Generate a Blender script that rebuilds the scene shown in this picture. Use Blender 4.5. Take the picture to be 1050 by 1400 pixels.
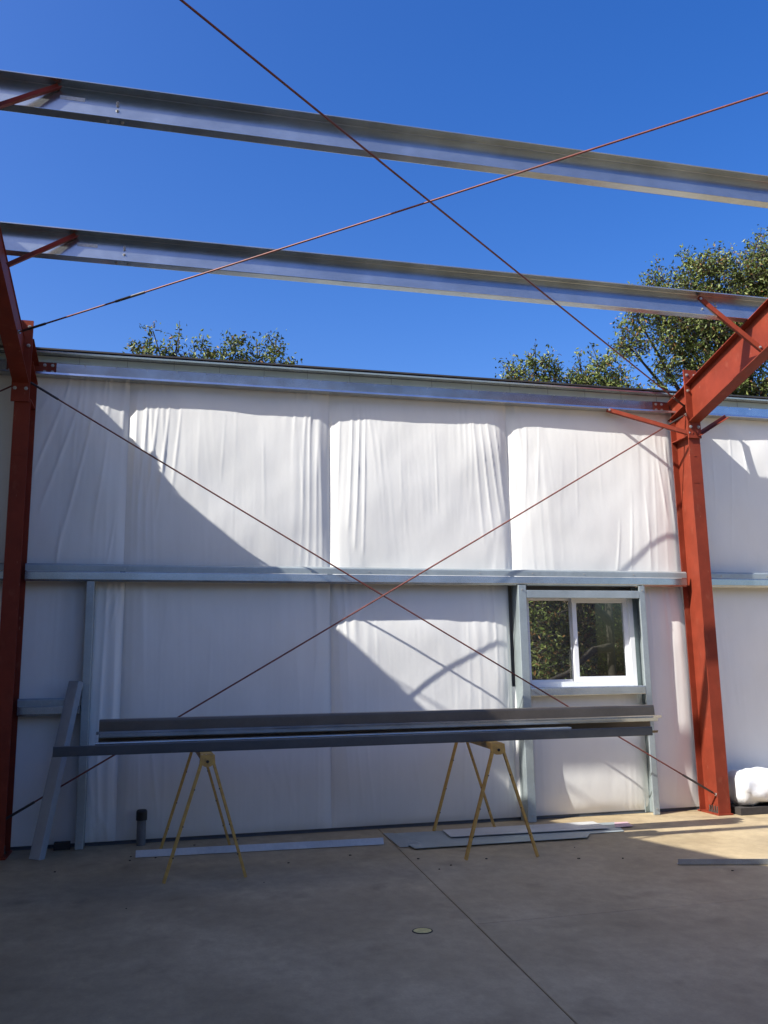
import bpy, math, random
import numpy as np
from mathutils import Vector, Matrix, Quaternion

for o in list(bpy.data.objects): bpy.data.objects.remove(o)
scene = bpy.context.scene
COL = scene.collection
rnd = random.Random(7)

# ------------------------------------------------------------------ camera
cam_d = bpy.data.cameras.new("camera"); cam = bpy.data.objects.new("camera", cam_d); COL.objects.link(cam)
YAW, PIT, ROL = math.radians(14.0416), math.radians(10.3789), math.radians(-0.9253)
Fv = Vector((math.sin(YAW)*math.cos(PIT), math.cos(YAW)*math.cos(PIT), math.sin(PIT)))
R0 = Vector((math.cos(YAW), -math.sin(YAW), 0)); U0 = R0.cross(Fv)
Rv = R0*math.cos(ROL)+U0*math.sin(ROL); Uv = Rv.cross(Fv)
M = Matrix(((Rv.x, Uv.x, -Fv.x, 0), (Rv.y, Uv.y, -Fv.y, -9.061), (Rv.z, Uv.z, -Fv.z, 1.55), (0, 0, 0, 1)))
cam.matrix_world = M
cam_d.sensor_fit = 'VERTICAL'; cam_d.sensor_height = 24.0; cam_d.lens = 1199.09/1400*24
cam_d.clip_start = 0.05; cam_d.clip_end = 3000
scene.camera = cam

# ------------------------------------------------------------------ sky, sun, exposure
SUN = Vector((-2.9, -1.0, 2.9)).normalized()          # direction towards the sun
ELEV = math.asin(SUN.z); AZ = math.atan2(SUN.x, SUN.y)
world = bpy.data.worlds.new("World"); scene.world = world; world.use_nodes = True
nt = world.node_tree; nt.nodes.clear()
sky = nt.nodes.new('ShaderNodeTexSky'); sky.sky_type = 'NISHITA'; sky.sun_disc = False
sky.sun_elevation = ELEV; sky.sun_rotation = AZ % (2*math.pi)
sky.altitude = 300; sky.air_density = 1.0; sky.dust_density = 2.6; sky.ozone_density = 1.0
hs = nt.nodes.new('ShaderNodeHueSaturation'); hs.inputs['Saturation'].default_value = 1.48; hs.inputs['Hue'].default_value = 0.517
bg = nt.nodes.new('ShaderNodeBackground'); bg.inputs['Strength'].default_value = 0.099
wo = nt.nodes.new('ShaderNodeOutputWorld')
nt.links.new(sky.outputs[0], hs.inputs['Color']); nt.links.new(hs.outputs[0], bg.inputs['Color']); nt.links.new(bg.outputs[0], wo.inputs['Surface'])
sd = bpy.data.lights.new("sun", 'SUN'); sd.energy = 3.9; sd.angle = math.radians(0.53); sd.color = (1.0, 0.98, 0.94)
so = bpy.data.objects.new("sun", sd); COL.objects.link(so)
so.rotation_euler = SUN.to_track_quat('Z', 'Y').to_euler(); so.location = (-20, -10, 30)
scene.render.engine = 'CYCLES'
scene.view_settings.view_transform = 'Standard'; scene.view_settings.look = 'None'
scene.view_settings.exposure = 1.2; scene.view_settings.gamma = 1.0
scene.view_settings.use_curve_mapping = False
scene.cycles.max_bounces = 6; scene.cycles.diffuse_bounces = 3; scene.cycles.glossy_bounces = 3

# ------------------------------------------------------------------ materials
def mat(name, col, rough=0.5, metal=0.0, var=0.0, scale=5.0, bump=0.0, bscale=40.0, col2=None, spec=None, rvar=0.0, stretch=None):
    m = bpy.data.materials.new(name); m.use_nodes = True
    n = m.node_tree.nodes; l = m.node_tree.links; b = n['Principled BSDF']
    b.inputs['Roughness'].default_value = rough; b.inputs['Metallic'].default_value = metal
    if spec is not None: b.inputs['Specular IOR Level'].default_value = spec
    tc = n.new('ShaderNodeTexCoord'); mp = n.new('ShaderNodeMapping'); l.new(tc.outputs['Object'], mp.inputs['Vector'])
    if stretch: mp.inputs['Scale'].default_value = stretch
    nz = n.new('ShaderNodeTexNoise'); nz.inputs['Scale'].default_value = scale; nz.inputs['Detail'].default_value = 6
    nz.inputs['Roughness'].default_value = 0.62
    l.new(mp.outputs[0], nz.inputs['Vector'])
    c2 = col2 if col2 else tuple(c*(1-var) for c in col)
    rp = n.new('ShaderNodeValToRGB'); rp.color_ramp.elements[0].position = 0.36; rp.color_ramp.elements[1].position = 0.66
    rp.color_ramp.elements[0].color = (*c2, 1); rp.color_ramp.elements[1].color = (*col, 1)
    l.new(nz.outputs['Fac'], rp.inputs['Fac']); l.new(rp.outputs[0], b.inputs['Base Color'])
    if rvar:
        mr = n.new('ShaderNodeMapRange'); mr.inputs['To Min'].default_value = rough-rvar; mr.inputs['To Max'].default_value = rough+rvar
        l.new(nz.outputs['Fac'], mr.inputs['Value']); l.new(mr.outputs[0], b.inputs['Roughness'])
    if bump:
        n2 = n.new('ShaderNodeTexNoise'); n2.inputs['Scale'].default_value = bscale; n2.inputs['Detail'].default_value = 4
        l.new(mp.outputs[0], n2.inputs['Vector'])
        bp = n.new('ShaderNodeBump'); bp.inputs['Strength'].default_value = bump; bp.inputs['Distance'].default_value = 0.01
        l.new(n2.outputs['Fac'], bp.inputs['Height']); l.new(bp.outputs[0], b.inputs['Normal'])
    return m

def galvanised(name, col, rough, metal=0.6):
    m = mat(name, col, rough, metal, 0.18, 3.0, 0.03, 6.0, rvar=0.07)
    n = m.node_tree.nodes; l = m.node_tree.links; b = n['Principled BSDF']
    vo = n.new('ShaderNodeTexVoronoi'); vo.inputs['Scale'].default_value = 55.0
    tc = [x for x in n if x.type == 'TEX_COORD'][0]; l.new(tc.outputs['Object'], vo.inputs['Vector'])
    rp = [x for x in n if x.type == 'VALTORGB'][0]
    sep = n.new('ShaderNodeSeparateColor'); l.new(vo.outputs['Color'], sep.inputs[0])
    mr = n.new('ShaderNodeMapRange'); mr.inputs['To Min'].default_value = 0.93; mr.inputs['To Max'].default_value = 1.0
    l.new(sep.outputs[0], mr.inputs['Value'])
    mx = n.new('ShaderNodeMix'); mx.data_type = 'RGBA'; mx.blend_type = 'MULTIPLY'; mx.inputs['Factor'].default_value = 1.0
    l.new(rp.outputs[0], mx.inputs['A']); l.new(mr.outputs[0], mx.inputs['B']); l.new(mx.outputs['Result'], b.inputs['Base Color'])
    return m

MAT = {}
MAT['galv'] = galvanised('galvanised_steel', (0.53, 0.58, 0.60), 0.24, 0.86)
MAT['galv_new'] = galvanised('bright_new_steel', (0.60, 0.63, 0.68), 0.22, 0.92)
MAT['galv_dull'] = galvanised('weathered_galvanised_steel', (0.42, 0.475, 0.475), 0.50)
MAT['galv_dark'] = galvanised('dark_shaded_steel', (0.10, 0.11, 0.12), 0.42)  # near-black base colour includes the shade on the front channel
MAT['galv_brown'] = galvanised('brown_filmed_steel', (0.14, 0.118, 0.095), 0.36, 0.7)
MAT['pale_steel'] = galvanised('pale_sheen_steel', (0.60, 0.60, 0.57), 0.5, 0.25)  # pale colour stands in for the lit wall reflected in the top floor sheet
MAT['red'] = mat('red_oxide_primer', (0.215, 0.035, 0.016), 0.55, 0, 0.25, 4.0, 0.05, 90, spec=0.2, rvar=0.08)
def scuffs(m):
    n = m.node_tree.nodes; l = m.node_tree.links; b = n['Principled BSDF']
    rp = [x for x in n if x.type == 'VALTORGB'][0]; tc = [x for x in n if x.type == 'TEX_COORD'][0]
    for sc, st, p0, p1, c in ((38, (1, 1, 0.25), 0.70, 0.76, (0.34, 0.13, 0.085)), (11, (1, 1, 0.5), 0.60, 0.95, (0.27, 0.08, 0.045))):
        mp = n.new('ShaderNodeMapping'); mp.inputs['Scale'].default_value = st; l.new(tc.outputs['Object'], mp.inputs['Vector'])
        z = n.new('ShaderNodeTexNoise'); z.inputs['Scale'].default_value = sc; z.inputs['Detail'].default_value = 5; l.new(mp.outputs[0], z.inputs['Vector'])
        r = n.new('ShaderNodeMapRange'); r.inputs['From Min'].default_value = p0; r.inputs['From Max'].default_value = p1; l.new(z.outputs['Fac'], r.inputs['Value'])
        x = n.new('ShaderNodeMix'); x.data_type = 'RGBA'; x.inputs['B'].default_value = (*c, 1)
        src = b.inputs['Base Color'].links[0].from_socket
        l.new(r.outputs[0], x.inputs['Factor']); l.new(src, x.inputs['A']); l.new(x.outputs['Result'], b.inputs['Base Color'])
scuffs(MAT['red'])
MAT['rod'] = mat('rusty_red_rod', (0.20, 0.052, 0.034), 0.5, 0.1, 0.4, 14)
MAT['thread'] = mat('dark_threaded_steel', (0.09, 0.08, 0.075), 0.45, 0.6, 0.3, 30)
MAT['bolt'] = mat('zinc_bolt', (0.50, 0.48, 0.44), 0.35, 0.7, 0.15, 30)
MAT['bolt_dark'] = mat('dark_anchor_bolt', (0.12, 0.10, 0.085), 0.5, 0.6, 0.3, 30)
MAT['vinyl'] = mat('white_vinyl_facing', (0.805, 0.79, 0.735), 0.36, 0, 0.06, 1.6, 0.15, 9, spec=0.5, stretch=(1.3, 1.0, 0.6))
MAT['upvc'] = mat('white_window_frame', (0.82, 0.82, 0.81), 0.35, 0, 0.04, 4)
MAT['yellow'] = mat('chipped_yellow_paint', (0.62, 0.38, 0.09), 0.55, 0, 0, 26, 0.1, 60, col2=(0.46, 0.27, 0.07))
MAT['black'] = mat('black_plastic', (0.015, 0.015, 0.016), 0.5, 0, 0.2, 10)
MAT['pipe'] = mat('grey_conduit', (0.16, 0.17, 0.18), 0.5, 0, 0.25, 12)
MAT['pink'] = mat('pink_film', (0.50, 0.33, 0.36), 0.6, 0, 0.12, 12)
MAT['roofin'] = mat('grey_roof_sheet', (0.33, 0.35, 0.35), 0.55, 0.1, 0.15, 3)
MAT['clad'] = mat('beige_wall_cladding', (0.42, 0.38, 0.30), 0.5, 0, 0.1, 2)
MAT['drain_in'] = mat('pale_yellow_plug', (0.72, 0.60, 0.22), 0.7, 0, 0.3, 30)
MAT['bark'] = mat('oak_bark', (0.055, 0.044, 0.035), 0.9, 0, 0.5, 9, 0.6, 30, stretch=(1, 1, 0.3))
MAT['leaf_a'] = mat('oak_leaf_green', (0.115, 0.150, 0.030), 0.5, 0, 0.25, 3)
MAT['leaf_b'] = mat('oak_leaf_dark', (0.055, 0.085, 0.018), 0.5, 0, 0.25, 3)
MAT['leaf_c'] = mat('oak_leaf_pale', (0.20, 0.225, 0.065), 0.5, 0, 0.2, 3)
MAT['leaf_d'] = mat('oak_leaf_brown', (0.22, 0.115, 0.04), 0.6, 0, 0.3, 3)
MAT['soil'] = mat('leaf_litter_soil', (0.20, 0.13, 0.075), 0.95, 0, 0, 3.5, 0.5, 20, col2=(0.085, 0.06, 0.035))
MAT['grey_primer'] = mat('dull_grey_steel', (0.29, 0.335, 0.375), 0.6, 0.2, 0.15, 6, rvar=0.08)
MAT['label'] = mat('faded_paper_label', (0.55, 0.55, 0.55), 0.7, 0, 0.3, 60)
MAT['debris'] = mat('dark_debris', (0.04, 0.033, 0.028), 0.9, 0, 0.3, 30)
MAT['film'] = mat('white_plastic_wrap', (0.72, 0.72, 0.71), 0.3, 0, 0.1, 6, 0.6, 11, spec=0.5)
MAT['green_strip'] = mat('retainer_strip', (0.42, 0.47, 0.41), 0.5, 0.35, 0.12, 4)
for k in ('leaf_a', 'leaf_b', 'leaf_c', 'leaf_d'):
    b_ = MAT[k].node_tree.nodes['Principled BSDF']
    b_.inputs['Subsurface Weight'].default_value = 0.0
    b_.inputs['Specular IOR Level'].default_value = 0.3

def concrete():
    m = bpy.data.materials.new('trowelled_concrete'); m.use_nodes = True
    n = m.node_tree.nodes; l = m.node_tree.links; b = n['Principled BSDF']
    geo = n.new('ShaderNodeNewGeometry')
    def noise(sc, det, rough=0.6, stretch=None):
        x = n.new('ShaderNodeTexNoise'); x.inputs['Scale'].default_value = sc; x.inputs['Detail'].default_value = det; x.inputs['Roughness'].default_value = rough
        if stretch:
            mp = n.new('ShaderNodeMapping'); mp.inputs['Scale'].default_value = stretch
            l.new(geo.outputs['Position'], mp.inputs['Vector']); l.new(mp.outputs[0], x.inputs['Vector'])
        else: l.new(geo.outputs['Position'], x.inputs['Vector'])
        return x
    def ramp(src, p0, p1, c0, c1):
        r = n.new('ShaderNodeValToRGB'); r.color_ramp.elements[0].position = p0; r.color_ramp.elements[1].position = p1
        r.color_ramp.elements[0].color = (*c0, 1); r.color_ramp.elements[1].color = (*c1, 1); l.new(src, r.inputs['Fac']); return r.outputs[0]
    def mul(a, c, fac=1.0):
        x = n.new('ShaderNodeMix'); x.data_type = 'RGBA'; x.blend_type = 'MULTIPLY'; x.inputs['Factor'].default_value = fac
        l.new(a, x.inputs['A']); l.new(c, x.inputs['B']); return x.outputs['Result']
    a = noise(0.55, 5); base = ramp(a.outputs['Fac'], 0.35, 0.68, (0.370, 0.282, 0.158), (0.505, 0.398, 0.238))
    s = noise(1.5, 9, 0.70, (1.1, 0.75, 1)); st = ramp(s.outputs['Fac'], 0.30, 0.62, (0.70, 0.69, 0.67), (1, 1, 1))
    d = noise(2.4, 4, 0.55, (1.0, 0.8, 1)); dk = ramp(d.outputs['Fac'], 0.27, 0.40, (0.72, 0.71, 0.70), (1, 1, 1))
    g = noise(70, 4); gr = ramp(g.outputs['Fac'], 0.3, 0.7, (0.88, 0.88, 0.88), (1.0, 1.0, 1.0))
    f2 = noise(9.0, 9, 0.72, (1, 0.8, 1)); fr = ramp(f2.outputs['Fac'], 0.40, 0.60, (0.84, 0.835, 0.83), (1.0, 1.0, 1.0))
    sc_ = noise(3.4, 8, 0.75, (1.0, 0.7, 1)); sr = ramp(sc_.outputs['Fac'], 0.58, 0.72, (1, 1, 1), (1.16, 1.15, 1.13))
    vo = n.new('ShaderNodeTexVoronoi'); vo.inputs['Scale'].default_value = 1.9; wob = noise(2.0, 4)
    av = n.new('ShaderNodeMix'); av.data_type = 'RGBA'; av.inputs['Factor'].default_value = 0.25; l.new(geo.outputs['Position'], av.inputs['A']); l.new(wob.outputs['Color'], av.inputs['B']); l.new(av.outputs['Result'], vo.inputs['Vector'])
    vr = ramp(vo.outputs['Distance'], 0.04, 0.19, (0.70, 0.69, 0.68), (1, 1, 1))
    oi = n.new('ShaderNodeObjectInfo'); orr = ramp(oi.outputs['Random'], 0.0, 1.0, (0.94, 0.94, 0.93), (1.05, 1.05, 1.05))
    c = mul(mul(mul(mul(mul(mul(mul(base, st), dk), gr), fr), sr), vr), orr)
    l.new(c, b.inputs['Base Color'])
    mr = n.new('ShaderNodeMapRange'); mr.inputs['To Min'].default_value = 0.42; mr.inputs['To Max'].default_value = 0.75
    l.new(s.outputs['Fac'], mr.inputs['Value']); l.new(mr.outputs[0], b.inputs['Roughness'])
    bp = n.new('ShaderNodeBump'); bp.inputs['Strength'].default_value = 0.12; bp.inputs['Distance'].default_value = 0.004
    l.new(g.outputs['Fac'], bp.inputs['Height']); l.new(bp.outputs[0], b.inputs['Normal'])
    return m
MAT['concrete'] = concrete()

def glass():
    m = bpy.data.materials.new('window_glass'); m.use_nodes = True
    n = m.node_tree.nodes; l = m.node_tree.links; n.clear()
    out = n.new('ShaderNodeOutputMaterial'); tr = n.new('ShaderNodeBsdfTransparent'); gl = n.new('ShaderNodeBsdfGlossy')
    tr.inputs['Color'].default_value = (0.70, 0.72, 0.68, 1); gl.inputs['Roughness'].default_value = 0.02
    fr = n.new('ShaderNodeFresnel'); fr.inputs['IOR'].default_value = 1.5
    mx = n.new('ShaderNodeMixShader'); l.new(fr.outputs[0], mx.inputs['Fac']); l.new(tr.outputs[0], mx.inputs[1]); l.new(gl.outputs[0], mx.inputs[2])
    l.new(mx.outputs[0], out.inputs['Surface']); return m
MAT['glass'] = glass()

# ------------------------------------------------------------------ mesh helpers (all shapes in world metres)
class MB:
    def __init__(s): s.v = []; s.f = []; s.mi = []
    def add(s, vs, fs, mi=0):
        b = len(s.v); s.v += [tuple(p) for p in vs]; s.f += [tuple(i+b for i in q) for q in fs]; s.mi += [mi]*len(fs); return s
    def box(s, x0, x1, y0, y1, z0, z1):
        vs = [(x, y, z) for z in (z0, z1) for y in (y0, y1) for x in (x0, x1)]
        return s.add(vs, [(0, 2, 3, 1), (4, 5, 7, 6), (0, 1, 5, 4), (2, 6, 7, 3), (0, 4, 6, 2), (1, 3, 7, 5)])
    def prism(s, poly, A, B, U, V):
        """poly of (u,v) extruded from A to B, in the frame U,V"""
        A = Vector(A); B = Vector(B); U = Vector(U); V = Vector(V); n = len(poly)
        vs = [A+U*a+V*b for a, b in poly]+[B+U*a+V*b for a, b in poly]
        fs = [(i, (i+1) % n, n+(i+1) % n, n+i) for i in range(n)]
        return s.add(vs, fs+[tuple(range(n-1, -1, -1)), tuple(range(n, 2*n))])
    def section(s, path, t, A, B, U, V, r=0.006):
        """thin folded sheet: open path offset to thickness t, extruded"""
        p = fillet(path, r); q = offset(p, t)
        A = Vector(A); B = Vector(B); U = Vector(U); V = Vector(V); n = len(p); N = 2*n
        poly = p+q[::-1]
        vs = [A+U*a+V*b for a, b in poly]+[B+U*a+V*b for a, b in poly]
        fs = [(i, (i+1) % N, N+(i+1) % N, N+i) for i in range(N)]
        for i in range(n-1):
            a, b, c, d = i, i+1, N-2-i, N-1-i
            fs.append((d, c, b, a)); fs.append((N+a, N+b, N+c, N+d))
        return s.add(vs, fs)
    def tube(s, pts, rad, n=8, cap=True):
        pts = [Vector(p) for p in pts]
        if not isinstance(rad, (list, tuple)): rad = [rad]*len(pts)
        vs = []; fs = []; up = None
        for i, p in enumerate(pts):
            d = (pts[min(i+1, len(pts)-1)]-pts[max(i-1, 0)]).normalized()
            if up is None: up = Vector((0, 0, 1)) if abs(d.z) < 0.9 else Vector((1, 0, 0))
            a = d.cross(up).normalized(); b = a.cross(d).normalized(); up = b
            for k in range(n):
                an = 2*math.pi*k/n; vs.append(p+(a*math.cos(an)+b*math.sin(an))*rad[i])
        for i in range(len(pts)-1):
            for k in range(n): fs.append((i*n+k, i*n+(k+1) % n, (i+1)*n+(k+1) % n, (i+1)*n+k))
        if cap: fs.append(tuple(range(n-1, -1, -1))); fs.append(tuple(range((len(pts)-1)*n, len(pts)*n)))
        return s.add(vs, fs)

def fillet(path, r, n=3):
    if len(path) < 3: return list(path)
    out = [path[0]]
    for i in range(1, len(path)-1):
        P, Q, R = (Vector(path[i-1]), Vector(path[i]), Vector(path[i+1]))
        a = (P-Q); b = (R-Q); rr = min(r, a.length*0.45, b.length*0.45)
        a = Q+a.normalized()*rr; b = Q+b.normalized()*rr
        for k in range(n+1):
            t = k/n; p = a*(1-t)**2+Q*2*t*(1-t)+b*t*t; out.append((p.x, p.y))
    out.append(path[-1]); return out
def offset(p, t):
    out = []
    for i in range(len(p)):
        a = Vector(p[max(i-1, 0)]); b = Vector(p[i]); c = Vector(p[min(i+1, len(p)-1)])
        ns = []
        for s_, e in ((a, b), (b, c)):
            d = e-s_
            if d.length > 1e-9: d.normalize(); ns.append(Vector((-d.y, d.x)))
        m = sum(ns, Vector((0, 0)))
        m.normalize(); k = t/max(0.4, m.dot(ns[0])); out.append((b.x+m.x*k, b.y+m.y*k))
    return out

def obj_of(name, mb, m, loc=(0, 0, 0), parent=None, smooth=False):
    me = bpy.data.meshes.new(name)
    L = Vector(loc)
    me.from_pydata([(a-L.x, b-L.y, c-L.z) for a, b, c in mb.v], [], mb.f)
    for q in (m if isinstance(m, (list, tuple)) else [m]): me.materials.append(MAT[q])
    if isinstance(m, (list, tuple)): me.polygons.foreach_set('material_index', mb.mi)
    if smooth: me.polygons.foreach_set('use_smooth', [True]*len(me.polygons))
    me.update()
    o = bpy.data.objects.new(name, me); COL.objects.link(o)
    if parent is not None: o.parent = parent
    else: o.location = L
    return o
def tag(o, label, cat, group=None):
    o['label'] = label; o['category'] = cat
    if group: o['group'] = group
    return o
def thing(name, label, cat, loc, group=None):
    o = bpy.data.objects.new(name, None); COL.objects.link(o); o.location = loc; o.empty_display_size = 0.2
    return tag(o, label, cat, group)
def part(name, mb, m, root, smooth=False):
    return obj_of(name, mb, m, root.location, root, smooth)
def subpart(name, mb, m, root, par, smooth=False):
    return obj_of(name, mb, m, root.location, par, smooth)
def solo(name, mb, m, label, cat, loc, group=None, smooth=False):
    return tag(obj_of(name, mb, m, loc, None, smooth), label, cat, group)
def structure(name, mb, m, loc=(0, 0, 0)):
    o = obj_of(name, mb, m, loc); o['kind'] = 'structure'; return o

_bolt = {}
def bolt(root, pos, axis, r=0.014, h=0.012, m='bolt', par=None, name='bolt'):
    """hex bolt head sharing one mesh per size"""
    key = (r, h, m)
    if key not in _bolt:
        mb = MB(); hexa = [(r*math.cos(k*math.pi/3), r*math.sin(k*math.pi/3)) for k in range(6)]
        mb.prism([(a*1.35, b*1.35) for a, b in hexa], (0, 0, 0), (0, 0, 0.003), (1, 0, 0), (0, 1, 0))
        mb.prism(hexa, (0, 0, 0.003), (0, 0, h), (1, 0, 0), (0, 1, 0))
        mb.tube([(0, 0, h), (0, 0, h*1.7)], r*0.5, 6)
        me = bpy.data.meshes.new(name); me.from_pydata(mb.v, [], mb.f); me.materials.append(MAT[m]); _bolt[key] = me
    o = bpy.data.objects.new(name, _bolt[key]); COL.objects.link(o); o.parent = par or root
    o.location = Vector(pos)-root.location; o.rotation_mode = 'QUATERNION'; o.rotation_quaternion = Vector(axis).to_track_quat('Z', 'Y')
    return o

# value noise (numpy)
_tab = np.random.RandomState(11).rand(512, 512)
def vnoise(x, y):
    xi = np.floor(x).astype(int); yi = np.floor(y).astype(int); fx = x-xi; fy = y-yi
    fx = fx*fx*(3-2*fx); fy = fy*fy*(3-2*fy)
    g = lambda a, b: _tab[a % 512, b % 512]
    return (g(xi, yi)*(1-fx)+g(xi+1, yi)*fx)*(1-fy)+(g(xi, yi+1)*(1-fx)+g(xi+1, yi+1)*fx)*fy

# ------------------------------------------------------------------ ground, hill, floor
def hill_z(x, y):
    d = max(0.0, y-3.0); return -0.12+0.30*d*min(1, d/6.0)*(1.0 if y < 40 else 1)+0.25*math.sin(x*0.35+1)*min(1, d/5)
g = MB(); xs = [-400, -160, -80, -40]+[(-30+3*i) for i in range(27)]+[60, 90, 160, 400]; ys = [-400, -160, -80, -40, -20, -8, 0, 3]+[4+1.5*i for i in range(18)]+[36, 60, 110, 400]
for y in ys:
    for x in xs:
        z = -0.12 if y < 3 else hill_z(x, min(y, 30))
        g.v.append((x, y, z))
nx = len(xs)
for j in range(len(ys)-1):
    for i in range(nx-1): g.f.append((j*nx+i, j*nx+i+1, (j+1)*nx+i+1, (j+1)*nx+i)); g.mi.append(0)
structure('ground', g, 'soil')

fl = bpy.data.objects.new('floor', None); COL.objects.link(fl); fl['kind'] = 'structure'
part('slab_base', MB().box(-13, 13, -20, 0.25, -0.115, -0.022), 'soil', fl)
# control joints run square to the wall and, on the right, along it
JX0, JX1 = 2.155, 0.93          # joint x at y=0.1 and y=-19.5
def jx(y): return 2.155+(y-0.1)*0.0625
def slab(poly):
    mb = MB(); top = [(x, y) for x, y in poly]
    mb.prism(top, (0, 0, -0.11), (0, 0, -0.003), (1, 0, 0), (0, 1, 0))
    ins = []
    cx = sum(p[0] for p in poly)/len(poly); cy = sum(p[1] for p in poly)/len(poly)
    n = len(poly)
    for x, y in poly: ins.append((x+(0.003 if x < cx else -0.003), y+(0.003 if y < cy else -0.003), 0.0))
    mb.f.pop(); mb.mi.pop()
    b = len(mb.v); mb.v += ins
    for i in range(n): mb.f.append((n+i, n+(i+1) % n, b+(i+1) % n, b+i)); mb.mi.append(0)
    mb.f.append(tuple(range(b, b+n))); mb.mi.append(0)
    part('floor_slab', mb, 'concrete', fl)
gap = 0.0028
slab([(-12.9, -19.9), (jx(-19.9)-gap, -19.9), (jx(0.2)-gap, 0.2), (-12.9, 0.2)])
slab([(jx(-3.52)+gap, -3.52), (12.9, -3.52), (12.9, 0.2), (jx(0.2)+gap, 0.2)])
slab([(jx(-19.9)+gap, -19.9), (12.9, -19.9), (12.9, -3.525), (jx(-3.525)+gap, -3.525)])

# ------------------------------------------------------------------ insulated wall
ZE0, ZG = 4.56, 2.50
wall = thing('insulated_wall', 'long side wall faced with wrinkled white vinyl insulation sheets', 'wall', (2.2, 0, 0))
def fabric(x0, x1, z0, z1, depth, seed, fold=1.0, topfan=1.0, hole=None, p=5.0, creases=()):
    nxs = int((x1-x0)/0.0125)+1; nzs = int((z1-z0)/0.04)+1
    xs = np.linspace(x0, x1, nxs); zs = np.linspace(z0, z1, nzs); X, Z = np.meshgrid(xs, zs)
    u = (X-x0)/(x1-x0); v = (Z-z0)/(z1-z0); w = x1-x0
    e = np.minimum(u, 1-u)*w                          # metres from nearest side
    ev = np.minimum(v, 1-v)*(z1-z0)
    bulge = (1-np.abs(2*u-1)**(p*1.35))**0.8*(1-np.abs(2*v-1)**3.2)
    so = seed*17.3
    y = depth*bulge*(0.75+0.5*vnoise(X*1.1+so, Z*0.9+so))
    y += 0.016*vnoise(X*2.3+so, Z*1.9+so*3)*np.clip(e/0.10, 0, 1)*np.clip(ev/0.10, 0, 1)+0.005*vnoise(X*5.5+so*5, Z*4.2+so)*np.clip(e/0.08, 0, 1)*np.clip(ev/0.08, 0, 1)
    # loose folds gathering towards the seams, fanning out from the top
    for side, s in ((0, 1), (1, -1)):
        d = (u if side == 0 else 1-u)*w
        reach = 0.30+0.35*vnoise(np.full_like(Z, so+side*5), Z*0.6+so)
        env = np.clip(d/0.03, 0, 1)*np.exp(-(d/reach)**2)
        fx = d*(15.0+4*topfan*(v-0.4))-s*0.0+vnoise(Z*0.8+so, X*0.0+so+side*9)*1.6
        r = vnoise(fx+so, Z*0.45+so*2)
        ridge = 1-np.abs(2*r-1); ridge = ridge**2
        strength = fold*(0.35+0.65*v**1.2)*(0.5+0.9*vnoise(np.full_like(Z, so*3+side), Z*0.9))
        y += 0.011*env*strength*ridge
    # fine vertical tension lines everywhere
    r1 = vnoise(X*26+so+0.6*Z, Z*0.9+so); r2 = vnoise(X*55+so*2, Z*1.6+so)
    patch = np.clip(vnoise(X*1.6+so, Z*1.3+so*4)*1.9-0.45, 0, 1)
    y += (0.0009*(1-np.abs(2*r1-1))**3+0.0003*r2)*patch*fold*np.clip(ev/0.05, 0, 1)
    # a few long single creases
    rs = np.random.RandomState(seed)
    for k in range(5):
        cx_ = x0+w*rs.rand(); sl = (rs.rand()-0.5)*0.22; zc = z0+(z1-z0)*(0.35+0.6*rs.rand()); ln = 0.25+0.5*rs.rand()
        dd = X-(cx_+sl*(Z-zc)); y += 0.0012*fold*np.exp(-(dd/0.014)**2)*np.exp(-((Z-zc)/ln)**2)
    for (xa, za, xb, zb, cw, ch) in creases:
        tt = np.clip((Z-za)/(zb-za), 0, 1); dd = X-(xa+(xb-xa)*(tt**1.15)); zd = np.where((Z-za)*(Z-zb) > 0, np.minimum(np.abs(Z-za), np.abs(Z-zb)), 0)
        y += 0.8*ch*np.exp(-np.abs(dd/(cw*(0.5+0.55*tt)))**1.4)*np.exp(-(zd/0.05)**2)*(0.45+0.55*np.sin(np.pi*np.clip(tt, 0.05, 0.95)))
    y += 0.010*np.clip(1-ev/0.10, 0, 1)*vnoise(X*9+so, Z*0+so)*fold*np.clip(ev/0.01, 0, 1)
    Y = -0.004-np.clip(y, 0, None)*np.clip(e/0.012, 0.0, 1.0)
    mb = MB(); mb.v = list(zip(X.ravel().tolist(), Y.ravel().tolist(), Z.ravel().tolist()))
    for j in range(nzs-1):
        for i in range(nxs-1):
            if hole:
                mx_ = (xs[i]+xs[i+1])/2; mz = (zs[j]+zs[j+1])/2
                if hole[0] < mx_ < hole[1] and hole[2] < mz < hole[3]: continue
            a = j*nxs+i; mb.f.append((a, a+1, a+nxs+1, a+nxs)); mb.mi.append(0)
    part('insulation_sheet', mb, 'vinyl', wall, True)
up_seams = [-6.75, -4.6, -2.5, -0.42, 1.67, 3.72, 5.86, 7.97, 10.1]
ups = dict(zip(up_seams, range(20)))
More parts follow.
